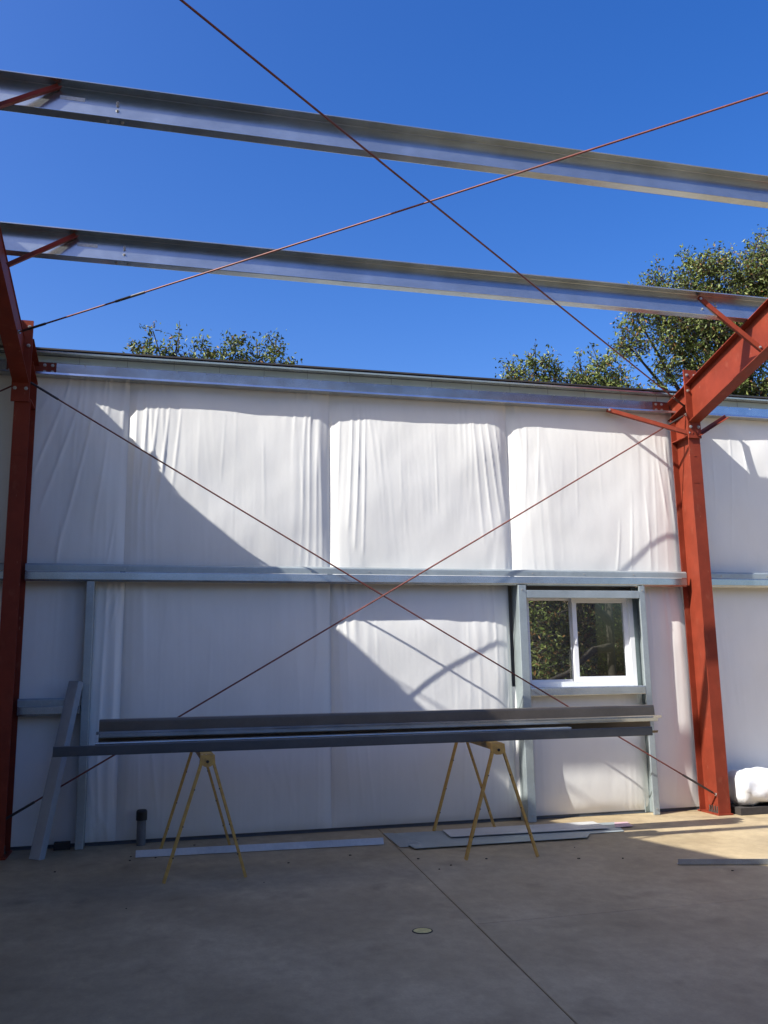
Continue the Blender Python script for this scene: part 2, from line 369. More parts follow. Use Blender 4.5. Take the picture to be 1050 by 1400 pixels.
CR = {2: [(-1.12, 4.50, -1.32, 4.10, 0.012, 0.010), (-1.00, 4.52, -1.30, 3.55, 0.013, 0.012), (-0.86, 4.50, -1.22, 3.20, 0.016, 0.011), (-0.74, 4.35, -1.05, 2.75, 0.020, 0.011), (-0.60, 4.10, -0.72, 3.0, 0.018, 0.008), (-0.52, 3.1, -0.60, 2.5, 0.010, 0.010), (-1.02, 3.0, -1.06, 2.5, 0.010, 0.008), (-0.66, 4.5, -0.86, 3.9, 0.012, 0.007)],
      3: [(-0.34, 4.40, -0.36, 3.30, 0.016, 0.012), (-0.24, 4.35, -0.30, 3.20, 0.016, 0.013), (-0.13, 4.35, -0.22, 3.25, 0.016, 0.012), (-0.02, 4.30, -0.12, 3.15, 0.016, 0.011), (0.10, 4.30, 0.02, 3.35, 0.014, 0.008), (0.55, 4.2, 0.52, 3.6, 0.012, 0.003), (0.95, 4.1, 0.97, 3.2, 0.012, 0.003), (1.35, 4.0, 1.38, 3.3, 0.012, 0.0035), (-0.30, 4.52, -0.38, 4.30, 0.010, 0.010)],
      4: [(1.78, 4.42, 1.74, 3.30, 0.018, 0.009), (1.92, 4.45, 1.86, 3.1, 0.016, 0.011), (2.00, 4.50, 1.93, 2.9, 0.016, 0.012), (2.06, 4.50, 2.02, 2.85, 0.012, 0.010), (2.45, 4.2, 2.45, 3.3, 0.012, 0.003), (2.85, 4.3, 2.86, 3.3, 0.010, 0.004), (3.30, 4.45, 3.38, 3.0, 0.018, 0.007), (3.38, 4.42, 3.50, 3.05, 0.014, 0.009), (3.46, 4.42, 3.60, 3.2, 0.014, 0.009), (3.55, 4.45, 3.66, 3.3, 0.012, 0.008)],
      5: [(3.80, 4.45, 3.77, 3.2, 0.016, 0.008), (3.95, 4.4, 3.88, 3.3, 0.016, 0.007), (4.10, 4.3, 4.02, 3.4, 0.014, 0.005), (4.55, 4.2, 4.52, 3.3, 0.014, 0.003), (5.05, 3.2, 4.98, 2.6, 0.014, 0.006), (5.22, 3.5, 5.16, 2.6, 0.014, 0.006), (5.40, 3.6, 5.42, 2.7, 0.014, 0.006), (5.58, 4.2, 5.68, 3.2, 0.014, 0.007), (5.70, 4.3, 5.78, 3.1, 0.012, 0.008)],
      6: [(6.35, 4.5, 6.30, 3.3, 0.014, 0.006), (6.62, 4.5, 6.50, 3.0, 0.014, 0.007), (6.8, 4.5, 6.78, 3.6, 0.012, 0.006), (6.05, 4.4, 6.02, 3.2, 0.014, 0.006)]}
for i in range(len(up_seams)-1):
    a, b = up_seams[i], up_seams[i+1]
    fabric(a, b, 2.47, ZE0+0.03, (0.05, 0.05, 0.046, 0.046, 0.046, 0.046, 0.046, 0.046)[i], 3+i, fold=(1, 1, 1.3, 0.9, 0.9, 0.9, 1.1, 1)[i], creases=CR.get(i, ()))
lo = [(-6.75, -4.6), (-4.6, -2.5), (-2.5, -0.73), (-0.70, -0.40), (-0.40, 1.67), (1.67, 3.66), (5.22, 5.86), (5.86, 7.97), (7.97, 10.1)]
CL = {3: [(-0.45, 2.44, -0.52, 2.05, 0.012, 0.010), (-0.50, 2.44, -0.60, 2.15, 0.010, 0.009), (-0.47, 2.2, -0.46, 1.2, 0.014, 0.008), (-0.66, 0.55, -0.46, 0.08, 0.012, 0.009), (-0.64, 0.42, -0.42, 0.06, 0.010, 0.008), (-0.67, 0.8, -0.58, 0.1, 0.012, 0.007), (-0.66, 0.3, -0.5, 0.04, 0.010, 0.008)],
      4: [(-0.10, 0.95, -0.02, 0.25, 0.016, 0.008), (-0.22, 0.9, -0.20, 0.3, 0.014, 0.006), (0.45, 2.0, 0.43, 1.2, 0.02, 0.003), (0.9, 1.0, 1.15, 0.35, 0.016, 0.004), (1.15, 0.95, 1.30, 0.25, 0.016, 0.004), (1.30, 2.1, 1.33, 1.3, 0.016, 0.003)],
      5: [(1.78, 1.3, 1.86, 0.25, 0.016, 0.007), (1.90, 1.2, 1.98, 0.3, 0.016, 0.006), (2.02, 0.9, 2.10, 0.2, 0.014, 0.005), (1.74, 2.3, 1.76, 1.3, 0.014, 0.006), (2.5, 0.9, 2.6, 0.3, 0.016, 0.003), (3.1, 1.0, 3.05, 0.3, 0.016, 0.004)]}
for i, (a, b) in enumerate(lo):
    fabric(a, b, 0.03, 2.47, (0.03, 0.03, 0.03, 0.03, 0.05, 0.06, 0.05, 0.03, 0.03)[i], 31+i, fold=(0.7, 0.7, 0.4, 1.4, 1.1, 1.1, 0.6, 0.6, 0.6)[i], creases=CL.get(i, ()), topfan=0.3, p=(8 if i not in (3, 6) else 3))
fabric(3.66, 5.22, 0.03, 1.38, 0.045, 52, fold=0.5, topfan=0.2, p=6)
# cladding behind, around the window opening
cl = MB()
for q in ((-13, 3.84, 0.10, 0.13, -0.1, 4.80), (5.14, 13, 0.10, 0.13, -0.1, 4.80), (3.84, 5.14, 0.10, 0.13, -0.1, 1.36), (3.84, 5.14, 0.10, 0.13, 2.40, 4.80)): cl.box(*q)
cladding = part('cladding', cl, 'clad', wall)
part('base_angle', MB().section([(0.0, 0.026), (0.0, 0.0), (-0.030, 0.0)], 0.003, (-6.7, -0.002, 0.004), (10, -0.002, 0.004), (0, 1, 0), (0, 0, 1)), 'galv_dark', wall)
part('backing_edge', MB().box(-6.7, 10, 0.012, 0.09, 0.0, 0.035), 'debris', wall)

# ------------------------------------------------------------------ girts and eave struts
FX = (-8.60, -1.38, 5.84, 13.06)         # frame lines
def girt(x0, x1, z, label, group, parts=True):
    t = thing('wall_girt', label, 'girt', ((x0+x1)/2, -0.1, z), group)
    # Z section, web level: outer leg up against the sheets, inner leg hanging towards the room
    part('girt_section', MB().section([(-0.004, 0.0), (-0.026, 0.0)][:0]+[(-0.012, 0.075), (-0.012, 0.0), (-0.200, 0.0), (-0.200, -0.078), (-0.184, -0.092)], 0.0022, (x0, 0, z+0.085), (x1, 0, z+0.085), (0, 1, 0), (0, 0, 1)), 'galv', t)
    part('inner_lip', MB().section([(-0.2015, 0.003), (-0.2015, 0.060), (-0.186, 0.074)], 0.0022, (x0, 0, z+0.0865), (x1, 0, z+0.0865), (0, 1, 0), (0, 0, 1)), 'galv_dull', t)
    k = x0+0.3
    while k < x1-0.2:
        bolt(t, (k, -0.2025, z+0.118), (0, -1, 0), 0.006, 0.008, name='screw'); k += 0.61
    return t
girt(-1.304, 5.764, 2.468, 'long galvanised girt across the middle bay above the window', 'galvanised wall girts')
girt(5.916, 10.0, 2.468, 'galvanised girt right of the bright red column', 'galvanised wall girts')
girt(-6.7, -1.456, 2.468, 'galvanised girt left of the dark red column', 'galvanised wall girts')
t = thing('wall_girt', 'short low galvanised girt behind the leaning channel', 'girt', (-1.05, -0.1, 1.2), 'galvanised wall girts')
part('girt_section', MB().section([(-0.012, 0.07), (-0.012, 0.0), (-0.200, 0.0), (-0.200, -0.072), (-0.185, -0.084)], 0.0022, (-1.304, 0, 1.29), (-0.755, 0, 1.29), (0, 1, 0), (0, 0, 1)), 'galv', t)
part('inner_lip', MB().section([(-0.2015, 0.003), (-0.2015, 0.060), (-0.187, 0.072)], 0.0022, (-1.304, 0, 1.2915), (-0.755, 0, 1.2915), (0, 1, 0), (0, 0, 1)), 'galv_dull', t)
for k in (-1.02, -0.86): bolt(t, (k, -0.2025, 1.325), (0, -1, 0), 0.007, 0.008, name='screw')
bolt(t, (-0.79, -0.2015, 1.245), (0, -1, 0), 0.007, 0.008, name='screw')

ES0, ES1 = 4.535, 4.815
def eave(x0, x1, label):
    t = thing('eave_strut', label, 'eave strut', ((x0+x1)/2, -0.05, ES0), 'eave struts along the wall top')
    part('strut_section', MB().section([(-0.135, 0.026), (-0.140, 0.0), (-0.018, 0.0), (-0.018, 0.236), (-0.115, 0.258), (-0.112, 0.236)], 0.0025, (x0, 0, ES0), (x1, 0, ES0), (0, 1, 0), (0, 0, 1)), 'galv_new', t)
    part('retainer_strip', MB().box(x0, x1, -0.0275, -0.0215, ES0+0.165, ES0+0.228), 'green_strip', t)
    part('trim_edge', MB().box(x0, x1, -0.135, 0.12, ES0+0.264, ES0+0.280), 'galv_brown', t)
    k = x0+0.2; sc = MB()
    while k < x1-0.1:
        sc.tube([(k, -0.027, ES0+0.168), (k+0.004, -0.050, ES0+0.153)], 0.004, 5); k += 0.305
    part('screw_tip', sc, 'bolt', t)['kind'] = 'stuff'
    k = x0+0.45; sc = MB()
    while k < x1-0.1: sc.box(k, k+0.003, -0.0295, -0.0275, ES0+0.166, ES0+0.227); k += 0.47
    part('strip_joint', sc, 'debris', t)['kind'] = 'stuff'
    return t
eave(-1.375, 5.835, 'galvanised eave strut over the middle bay with row of screw tips')
eave(5.845, 10.0, 'galvanised eave strut right of the bright red column')
eave(-6.7, -1.385, 'galvanised eave strut left of the dark red column')

# ------------------------------------------------------------------ red frames
SL = 0.26; ZR = 4.66; ZB = 4.20
def rz(u, base=ZR): return base+SL*u
def sloped(mb, x0, x1, u0, u1, base, t):
    """plate lying along the roof slope, top face at base+SL*u"""
    vs = [(x, -u, rz(u, base)-d) for d in (t, 0) for u in (u0, u1) for x in (x0, x1)]
    return mb.add(vs, [(0, 2, 3, 1), (4, 5, 7, 6), (0, 1, 5, 4), (2, 6, 7, 3), (0, 4, 6, 2), (1, 3, 7, 5)][::1])
def webplate(mb, pts, x0, x1):
    return mb.prism(pts, (x0, 0, 0), (x1, 0, 0), (0, 1, 0), (0, 0, 1))
def column(X, label):
    t = thing('steel_column', label, 'column', (X, -0.33, 0), 'red primed columns')
    w = 0.073
    part('inner_flange', MB().box(X-w, X+w, -0.452, -0.442, 0.016, 4.175), 'red', t)
    part('outer_flange', MB().box(X-w, X+w, -0.110, -0.100, 0.016, 4.46), 'red', t)
    wb = MB(); webplate(wb, [(-0.442, 0.016), (-0.110, 0.016), (-0.110, 4.46), (-0.03, 4.46), (-0.03, rz(0.03)-0.012), (-0.442, rz(0.442)-0.012)], X-0.004, X+0.004); part('web', wb, 'red', t)
    part('base_plate', MB().box(X-0.088, X+0.088, -0.470, -0.080, 0.001, 0.016), 'red', t)
    cp = MB(); sloped(cp, X-w, X+w, 0.02, 0.455, ZR, 0.010); part('cap_plate', cp, 'red', t)
    for s in (-1, 1):
        st = MB(); x0, x1 = sorted((X+s*0.004, X+s*w)); sloped(st, x0, x1, 0.05, 0.442, ZR-0.215, 0.009); part('stiffener', st, 'red', t)
        st = MB(); st.box(x0, x1, -0.442, -0.110, 4.168, 4.178); part('stiffener', st, 'red', t)
        st = MB(); st.box(x0, x1, -0.108, -0.100, 4.47, rz(0.105)-0.226); part('stiffener', st, 'red', t)
        # eave strut clip angle
        xa, xb = sorted((X+s*0.02, X+s*0.235))
        cpart = part('eave_clip', MB().box(xa, xb, -0.031, -0.024, ES0+0.035, ES0+0.160), 'red', t)
        cpart['label'] = 'bolted red clip plate on the eave strut'
        for bx in (0.125, 0.200):
            for bz in (0.062, 0.132): bolt(t, (X+s*bx, -0.031, ES0+bz), (0, -1, 0), 0.013, 0.012, par=cpart)
        for by in (-0.39, -0.345, -0.30, -0.255): 
            if s < 0: part('anchor_bolt', MB().tube([(X+s*0.045, by, 0.014), (X+s*0.045, by, 0.085)], 0.0085, 8).tube([(X+s*0.045, by, 0.016), (X+s*0.045, by, 0.034)], 0.016, 6), 'bolt_dark', t)
            elif by in (-0.39, -0.255): part('anchor_bolt', MB().tube([(X+s*0.045, by, 0.014), (X+s*0.045, by, 0.085)], 0.0085, 8).tube([(X+s*0.045, by, 0.016), (X+s*0.045, by, 0.034)], 0.016, 6), 'bolt_dark', t)
    # weld beads / scuffs on the inner flange
    for z, w2 in ((3.93, 0.02), (3.62, 0.05)):
        part('weld_bead', MB().tube([(X-w2, -0.4535, z), (X+w2*0.4, -0.4535, z+0.002)], 0.003, 5), 'red', t)
    return t
column(5.84, 'bright orange-red steel column right of the window')
column(-1.38, 'dark red steel column in shade behind the leaning channel')

def rafter(X, u1, label, wr=0.073):
    t = thing('steel_rafter', label, 'rafter', (X, -0.47, ZB), 'red primed rafters')
    w = 0.073; u0 = 0.474
    m_ = MB(); sloped(m_, X-w, X+wr, u0, u1, ZR, 0.009); part('top_flange', m_, 'red', t)
    m_ = MB(); sloped(m_, X-w, X+w, u0, u1, ZB+0.009, 0.009); part('bottom_flange', m_, 'red', t)
    m_ = MB(); webplate(m_, [(-u1, rz(u1, ZB+0.009)), (-u0, rz(u0, ZB+0.009)), (-u0, rz(u0)-0.009), (-u1, rz(u1)-0.009)], X-0.003, X+0.003); part('web', m_, 'red', t)
    ep = part('end_plate', MB().box(X-0.082, X+0.082, -0.474, -0.455, 4.14, 4.955), 'red', t)
    for z in (4.89, 4.70, 4.27):
        for s in (-1, 1): bolt(t, (X+s*0.05, -0.474, z), (0, -1, 0), 0.014, 0.016, par=ep)
    for u in (1.62, 3.12, 4.62, 6.1):
        for s in (-1, 1):
            if u < u1 and False: pass
    return t
rafter(5.84, 7.0, 'bright red sloping rafter above the right column')
rafter(-1.40, 7.0, 'dark red sloping rafter above the left column', 0.012)

# ------------------------------------------------------------------ purlins
NRM = Vector((0, SL, 1)).normalized(); TAN = Vector((0, -1, SL)).normalized()   # roof normal, up-slope (towards the camera)
def purlin(u, zb, x0, x1, label, cat_group='galvanised roof purlins', detail=True):
    base = Vector((0, -u, zb))
    t = thing('roof_purlin', label, 'purlin', (x0, -u, zb), cat_group)
    # Z: bottom flange away from the room side, top flange towards the camera
    prof = [(-0.074, 0.020), (-0.066, 0.0), (0.0, 0.0), (0.0, 0.240), (0.072, 0.240), (0.080, 0.220)]
    part('purlin_section', MB().section(prof, 0.0024, base+Vector((x0, 0, 0)), base+Vector((x1, 0, 0)), TAN, NRM), 'galv', t)
    if detail:
        for a, b in ((-0.435, 0.150), (-0.435, 0.122), (-0.435, 0.070), (5.42, 0.150), (5.42, 0.115), (5.25, 0.070)):
            bolt(t, base+Vector((a, 0, 0))+NRM*b+TAN*0.0005, TAN, 0.010, 0.008)
        for a, b in ((-0.50, 0), (-0.40, 0)):
            bolt(t, base+Vector((a, 0, 0))-TAN*0.035-NRM*0.0005, -NRM, 0.010, 0.008)
        lb = MB(); c = base+Vector((-0.83, 0, 0))+NRM*0.118+TAN*0.0008
        lb.add([c, c+Vector((0.17, 0, 0)), c+Vector((0.17, 0, 0))+NRM*0.035, c+NRM*0.035, c+TAN*0.0006, c+Vector((0.17, 0, 0))+TAN*0.0006, c+Vector((0.17, 0, 0))+NRM*0.035+TAN*0.0006, c+NRM*0.035+TAN*0.0006], [(4, 5, 6, 7), (0, 3, 2, 1), (0, 1, 5, 4), (1, 2, 6, 5), (2, 3, 7, 6), (3, 0, 4, 7)])
        part('paper_label', lb, 'label', t)
    return t
U2, U1 = 1.660, 3.130; Z2, Z1 = rz(1.660)+0.001, rz(3.130)+0.001
purlin(U2, Z2, -2.05, 6.55, 'lower galvanised purlin, nearer the wall top')
purlin(U1, Z1, -2.05, 6.55, 'upper galvanised purlin, highest across the sky')
# flange braces: red angles from the rafter's bottom flange to the purlin web
def brace(A, B, label, tab=True, w=0.045, group='red flange braces', up=(0, 0, 1)):
    A = Vector(A); B = Vector(B); d = (B-A).normalized(); s = d.cross(Vector(up)).normalized(); n = s.cross(d)
    t = thing('flange_brace', label, 'brace', A, group)
    part('angle_bar', MB().section([(0, w), (0, 0), (w, 0)], 0.004, A, B, n, s, 0.004), 'red', t)
    bolt(t, B-d*0.03+n*w*0.5-s*0.002, -s, 0.011, 0.010); bolt(t, A+d*0.04+n*w*0.5-s*0.002, -s, 0.011, 0.010)
    return t
def roofpt(X, u, h): return Vector((X, -u, Z2 if u < 2 else Z1))+NRM*h+TAN*0.004
def raft_bot(X, u): return Vector((X, -u, rz(u, ZB)+0.012))
brace(raft_bot(-1.33, U2+0.13)+Vector((0, 0, 0.20)), roofpt(-0.83, U2, 0.205), 'dark red flange brace at the left end of the lower purlin')
brace(raft_bot(-1.33, U1+0.13)+Vector((0, 0, 0.20)), roofpt(-0.83, U1, 0.205), 'dark red flange brace at the left end of the upper purlin')
brace(raft_bot(5.775, U2+0.15), roofpt(5.22, U2, 0.20), 'red flange brace below the lower purlin by the bright rafter')
brace((5.80, -0.475, 4.165), (4.93, -0.125, 4.515), 'long orange-red brace from the right column to the eave strut, left side')
brace((5.88, -0.475, 4.165), (6.52, -0.125, 4.515), 'dark red brace from the right column to the eave strut, right side')

# ------------------------------------------------------------------ bracing rods
def rod(A, B, label, group, r=0.0078, collars=()):
    A = Vector(A); B = Vector(B); t = thing('brace_rod', label, 'rod', A, group)
    n = 13; sag = 0.012
    pts = [A.lerp(B, i/(n-1))-Vector((0, 0, sag*4*(i/(n-1))*(1-i/(n-1)))) for i in range(n)]
    part('rod_bar', MB().tube(pts, r, 8), 'rod', t, True)
    L = (B-A).length
    for a, b in collars:
        part('threaded_end', MB().tube([A.lerp(B, a/L)-Vector((0, 0, sag*4*(a/L)*(1-a/L))), A.lerp(B, b/L)-Vector((0, 0, sag*4*(b/L)*(1-b/L)))], r*1.5, 8), 'thread', t)
    d = (B-A).normalized()
    for P, s in ((A, -1), (B, 1)):
        part('nut', MB().tube([P+d*s*0.012, P-d*s*0.012], 0.018, 6), 'bolt', t)
    return t
rod((-1.376, -0.33, 4.401), (5.836, -0.33, 0.194), 'wall brace rod running from left column top down to right column foot', 'wall brace rods', collars=((7.9, 8.3), (0.05, 0.35)))
rod((5.836, -0.335, 4.46), (-1.376, -0.335, 0.297), 'wall brace rod running from right column top down to left column foot', 'wall brace rods', collars=((0.05, 0.3), (8.0, 8.3)))
rod((-1.376, -0.90, 4.666), (5.83, -5.58, 5.79), 'roof brace rod rising from left rafter towards upper right', 'roof brace rods', collars=((1.05, 1.35), (0.05, 0.3)))
rod((5.836, -0.36, 4.53), (-1.376, -5.29, 5.72), 'roof brace rod rising from right column top towards upper left', 'roof brace rods', collars=((0.05, 0.35),))
rod((-1.384, -0.33, 4.401), (-8.5, -0.33, 0.3), 'wall brace rod left of the dark red column', 'wall brace rods', collars=((0.5, 0.8),))

# ------------------------------------------------------------------ left roof sheets (they shade the foreground)
rt = thing('roof_sheeting', 'grey metal roof sheeting over the left bay', 'roof', (-6, -4, 5.5))
for i in range(12):
    x1 = -1.64-0.92*i; x0 = x1-0.925
    for sgn in (0, 1):
        m_ = MB(); prof = []
        for k in range(4):
            b = k*0.23; prof += [(b, 0), (b+0.02, 0.03), (b+0.05, 0.03), (b+0.07, 0)]
        prof += [(0.925, 0)]
        if sgn == 0: A = Vector((x0, 0.15, rz(-0.15)+0.243)); B = Vector((x0, -7.0, rz(7.0)+0.243))
        else: A = Vector((x0, -7.0, rz(7.0)+0.243)); B = Vector((x0, -14.3, rz(-0.3)+0.243))
        d = (B-A).normalized(); m_.section(prof, 0.002, A, B, (1, 0, 0), Vector((1, 0, 0)).cross(d)*(-1 if Vector((1, 0, 0)).cross(d).z < 0 else 1), 0.004)
        part('roof_sheet', m_, 'roofin', rt)

part('ridge_cap', MB().prism([(-0.35, -0.05), (0, 0.045), (0.35, -0.05), (0.35, -0.047), (0, 0.048), (-0.35, -0.047)], (-12.5, -7.0, rz(7.0)+0.262), (-1.55, -7.0, rz(7.0)+0.262), (0, 1, 0), (0, 0, 1)), 'roofin', rt)
def shade_strip(pts):  # added strips along the roof edge, notched to bend its shadow on the wall
    vs = [(x, -u, rz(u)+0.276) for x, u in pts]+[(x, -u, rz(u)+0.282) for x, u in pts]; n = len(pts)
    part('shadow_edge_strip', MB().add(vs, [tuple(range(n-1, -1, -1)), tuple(range(n, 2*n))]+[(i, (i+1) % n, n+(i+1) % n, n+i) for i in range(n)]), 'roofin', rt)
XE = -1.505
shade_strip([(-1.75, -0.15), (XE+0.03, -0.15), (XE+0.02, 0.42), (-1.56, 0.55), (-1.63, 0.66), (-1.75, 0.66)])
shade_strip([(-1.75, 0.665), (-1.645, 0.665), (-1.62, 0.76), (-1.55, 0.92), (XE, 1.08), (XE, 7.0), (-1.75, 7.0)])
# the walls behind and left of the camera
w2 = thing('end_wall', 'insulated end wall closing the building on the left', 'wall', (-12.4, -9.5, 0))
part('cladding', MB().box(-12.5, -12.4, -14.1, 0.1, -0.1, 4.9), 'vinyl', w2)
w3 = thing('rear_wall', 'insulated rear wall behind the camera', 'wall', (0, -14.1, 0))
part('cladding', MB().box(-12.4, 12.0, -14.2, -14.1, -0.1, 4.6), 'vinyl', w3)

# ------------------------------------------------------------------ opening posts and window framing
def cpost(x0, x1, z0, z1, label, open_right):
    t = thing('framing_post', label, 'post', ((x0+x1)/2, -0.1, z0), 'galvanised framing posts')
    w = x1-x0
    if open_right: prof = [(w, 0.022), (w, 0.0)][::1]+[(0.0, 0.0), (0.0, 0.194), (w, 0.194), (w, 0.172)]
    else: prof = [(0, 0.022), (0, 0.0), (w, 0.0), (w, 0.194), (0, 0.194), (0, 0.172)]
    part('channel', MB().section(prof, 0.0025, (x0, -0.008, z0), (x0, -0.008, z1), (1, 0, 0), (0, -1, 0)), 'galv_dull', t)
    for z in (z1-0.05, z0+0.06):
        bolt(t, ((x0+x1)/2, -0.2045, z), (0, -1, 0), 0.007, 0.008, name='screw')
    return t
cpost(-0.745, -0.672, 0.006, 2.462, 'tall galvanised post at left between leaning channel and wrinkled sheet', False)
cpost(3.700, 3.790, 0.006, 2.462, 'galvanised jamb post left of the window, down to the floor', True)
cpost(5.150, 5.222, 0.006, 2.462, 'galvanised jamb post right of the window, down to the floor', False)
t = thing('window_header', 'galvanised header channel above the window', 'header', (4.47, -0.1, 2.36), 'window framing channels')
part('channel', MB().section([(-0.020, 0.0), (0, 0.0), (0, 0.085), (-0.19, 0.085)], 0.0025, (3.793, -0.203, 2.322), (5.147, -0.203, 2.322), (0, -1, 0), (0, 0, 1)), 'galv_dull', t)
t = thing('window_sill_channel', 'galvanised sill channel under the window', 'sill', (4.47, -0.1, 1.30), 'window framing channels')
part('channel', MB().section([(-0.19, 0.085), (0, 0.085), (0, 0.0), (-0.19, 0.0)], 0.0025, (3.793, -0.203, 1.278), (5.147, -0.203, 1.278), (0, -1, 0), (0, 0, 1)), 'galv', t)

# window: white sliding window with two panes
wn = thing('sliding_window', 'white framed two-pane sliding window looking out on oak trees', 'window', (4.48, -0.02, 1.365))
fr = MB(); X0, X1, Z0, Z1 = 3.83, 5.14, 1.367, 2.385
for q in ((X0, X0+0.045, Z0, Z1), (X1-0.055, X1, Z0, Z1), (X0+0.045, X1-0.055, Z1-0.05, Z1), (X0+0.045, X1-0.055, Z0, Z0+0.055)): fr.box(q[0], q[1], -0.055, 0.09, q[2], q[3])
part('frame', fr, 'upvc', wn)
def sash(x0, x1, z0, z1, y0, y1, b):
    s_ = MB()
    for q in ((x0, x0+b, z0, z1), (x1-b, x1, z0, z1), (x0+b, x1-b, z1-b, z1), (x0+b, x1-b, z0, z0+b)): s_.box(q[0], q[1], y0, y1, q[2], q[3])
    o = part('sash', s_, 'upvc', wn)
    subpart('pane', MB().box(x0+b-0.004, x1-b+0.004, (y0+y1)/2-0.002, (y0+y1)/2+0.002, z0+b-0.004, z1-b+0.004), 'glass', wn, o)
    return o
sash(3.874, 4.425, 1.421, 2.336, 0.025, 0.060, 0.024)
s2 = sash(4.405, 5.086, 1.421, 2.336, -0.025, 0.015, 0.052)
subpart('latch', MB().box(4.418, 4.436, -0.040, -0.025, 1.83, 1.90).box(4.421, 4.433, -0.052, -0.040, 1.85, 1.885), 'upvc', wn, s2)

# ------------------------------------------------------------------ things along the left
t = thing('leaning_channel', 'grey steel channel leaning against the wall at left', 'channel', (-1.06, -0.45, 0))
A = Vector((-1.095, -0.50, 0.004)); B = Vector((-0.86, -0.225, 1.52)); d = (B-A).normalized(); U = Vector((1, -0.75, 0)); U = (U-d*U.dot(d)).normalized(); V = d.cross(U)
if V.y > 0: V = -V
part('channel', MB().section([(0.016, -0.05), (0, -0.064), (0, 0), (0.118, 0), (0.118, -0.064), (0.102, -0.05)], 0.0025, A, B, U, V), 'grey_primer', t)
t = thing('conduit_stub', 'short grey conduit stub with black cap rising from the floor', 'pipe', (-0.163, -0.06, 0))
part('pipe', MB().tube([(-0.163, -0.14, 0.0), (-0.163, -0.14, 0.24)], 0.042, 20), 'pipe', t, False)
part('cap', MB().tube([(-0.163, -0.14, 0.225), (-0.163, -0.14, 0.255), (-0.163, -0.14, 0.305), (-0.163, -0.14, 0.318)], [0.050, 0.050, 0.050, 0.040], 20), 'black', t)
solo('wood_block', MB().box(-0.93, -0.79, -0.16, -0.10, 0.002, 0.07), 'debris', 'small dark block on the floor by the left post', 'block', (-0.86, -0.13, 0))

# ------------------------------------------------------------------ sawhorses
def sawhorse(loc, label, ang):
    t = thing('sawhorse', label, 'sawhorse', (0, 0, 0), 'yellow folding sawhorses')
    def leg(x, y, s):
        top = Vector((s*0.028, y, 0.90)); foot = Vector((x, y, 0.0)); d = (foot-top).normalized(); U_ = Vector((0, 1, 0)); V_ = d.cross(U_)
        o = part('leg', MB().section([(0.026, -0.004), (0.020, 0.0), (-0.020, 0.0), (-0.026, -0.004)] if False else [(-0.018, 0.022*s), (-0.018, 0), (0.018, 0), (0.018, 0.022*s)], 0.0025, top, foot, U_, V_*1.0, 0.004), 'yellow', t)
        for k in (0.25, 0.55, 0.8):
            p_ = top.lerp(foot, k); subpart('rivet', MB().tube([p_+Vector((0, -0.024, 0)), p_+Vector((0, -0.018, 0))], 0.006, 6), 'black', t, o)
        return o
    for y in (-0.68, 0.68):
        for s in (-1, 1): leg(s*0.30, y, s)
        pl = MB(); pl.prism([(-0.055, 0.935), (-0.06, 0.87), (-0.02, 0.845), (0.02, 0.845), (0.06, 0.87), (0.055, 0.935)], (0, y-0.026, 0), (0, y+0.026, 0), (1, 0, 0), (0, 0, 1))
        hb = part('hinge_bracket', pl, 'yellow', t)
        subpart('hinge_pin', MB().tube([(0, y-0.036, 0.885), (0, y+0.036, 0.885)], 0.012, 10), 'black', t, hb)
    part('top_rail', MB().section([(-0.040, -0.055), (-0.048, 0.0), (0.048, 0.0), (0.040, -0.055)], 0.003, (0, -0.66, 0.938), (0, 0.66, 0.938), (1, 0, 0), (0, 0, 1)), 'yellow', t)
    t.location = loc; t.rotation_euler = (0, 0, ang); return t
sawhorse((0.34, -1.10, 0), 'yellow folding sawhorse under the left half of the steel stack', 0.02)
sawhorse((2.87, -1.07, 0), 'yellow folding sawhorse under the right half, near the window', -0.10)

# ------------------------------------------------------------------ steel lengths lying across the sawhorses
def zlay(A, B, prof, m_, label, name='steel_channel'):
    A = Vector(A); B = Vector(B)
    return solo(name, MB().section(prof, 0.0026, A, B, (0, -1, 0), (0, 0, 1)), m_, label, 'channel', A, 'steel lengths on the sawhorses')
ZS = 0.9405
# front channel lying on its side, dark flange towards the camera
zlay((-0.825, -1.56, ZS), (4.40, -1.56, ZS), [(-0.135, 0.016), (-0.135, 0.002), (0.0, 0.0), (0.0, 0.078), (-0.016, 0.080)], 'galv_dark', 'dark channel lying frontmost across the sawhorses')
zlay((-0.52, -1.43, ZS+0.004), (3.65, -1.43, ZS+0.004), [(-0.10, 0.06), (-0.10, 0.0), (-0.0, 0.0), (0.0, 0.084), (-0.08, 0.086)], 'galv', 'bright galvanised channel just behind the dark front channel')
zlay((-0.52, -1.13, ZS), (4.63, -1.20, ZS), [(-0.150, 0.105), (-0.065, 0.105), (-0.065, 0.0), (0.06, 0.0), (0.072, 0.022)], 'galv_brown', 'lower brown filmed Z length in the steel stack')
zlay((-0.51, -1.15, ZS+0.106), (4.62, -1.22, ZS+0.106), [(-0.155, 0.006), (-0.07, 0.006), (-0.055, 0.010), (0.075, 0.004), (0.078, 0.038)], 'galv', 'thin galvanised trim length between the two brown lengths')
zlay((-0.515, -1.13, ZS+0.148), (4.665, -1.17, ZS+0.148), [(-0.14, 0.090), (-0.14, 0.106), (-0.012, 0.106), (-0.008, 0.094), (0.0, 0.0), (0.085, -0.004)], 'galv_brown', 'topmost brown filmed Z length of the steel stack')
zlay((-0.53, -1.13, ZS+0.135), (4.685, -1.17, ZS+0.135), [(0.02, 0.0085), (0.086, 0.0035), (0.089, 0.030)], 'galv_new', 'narrow pale steel lip along the front of the topmost brown length')

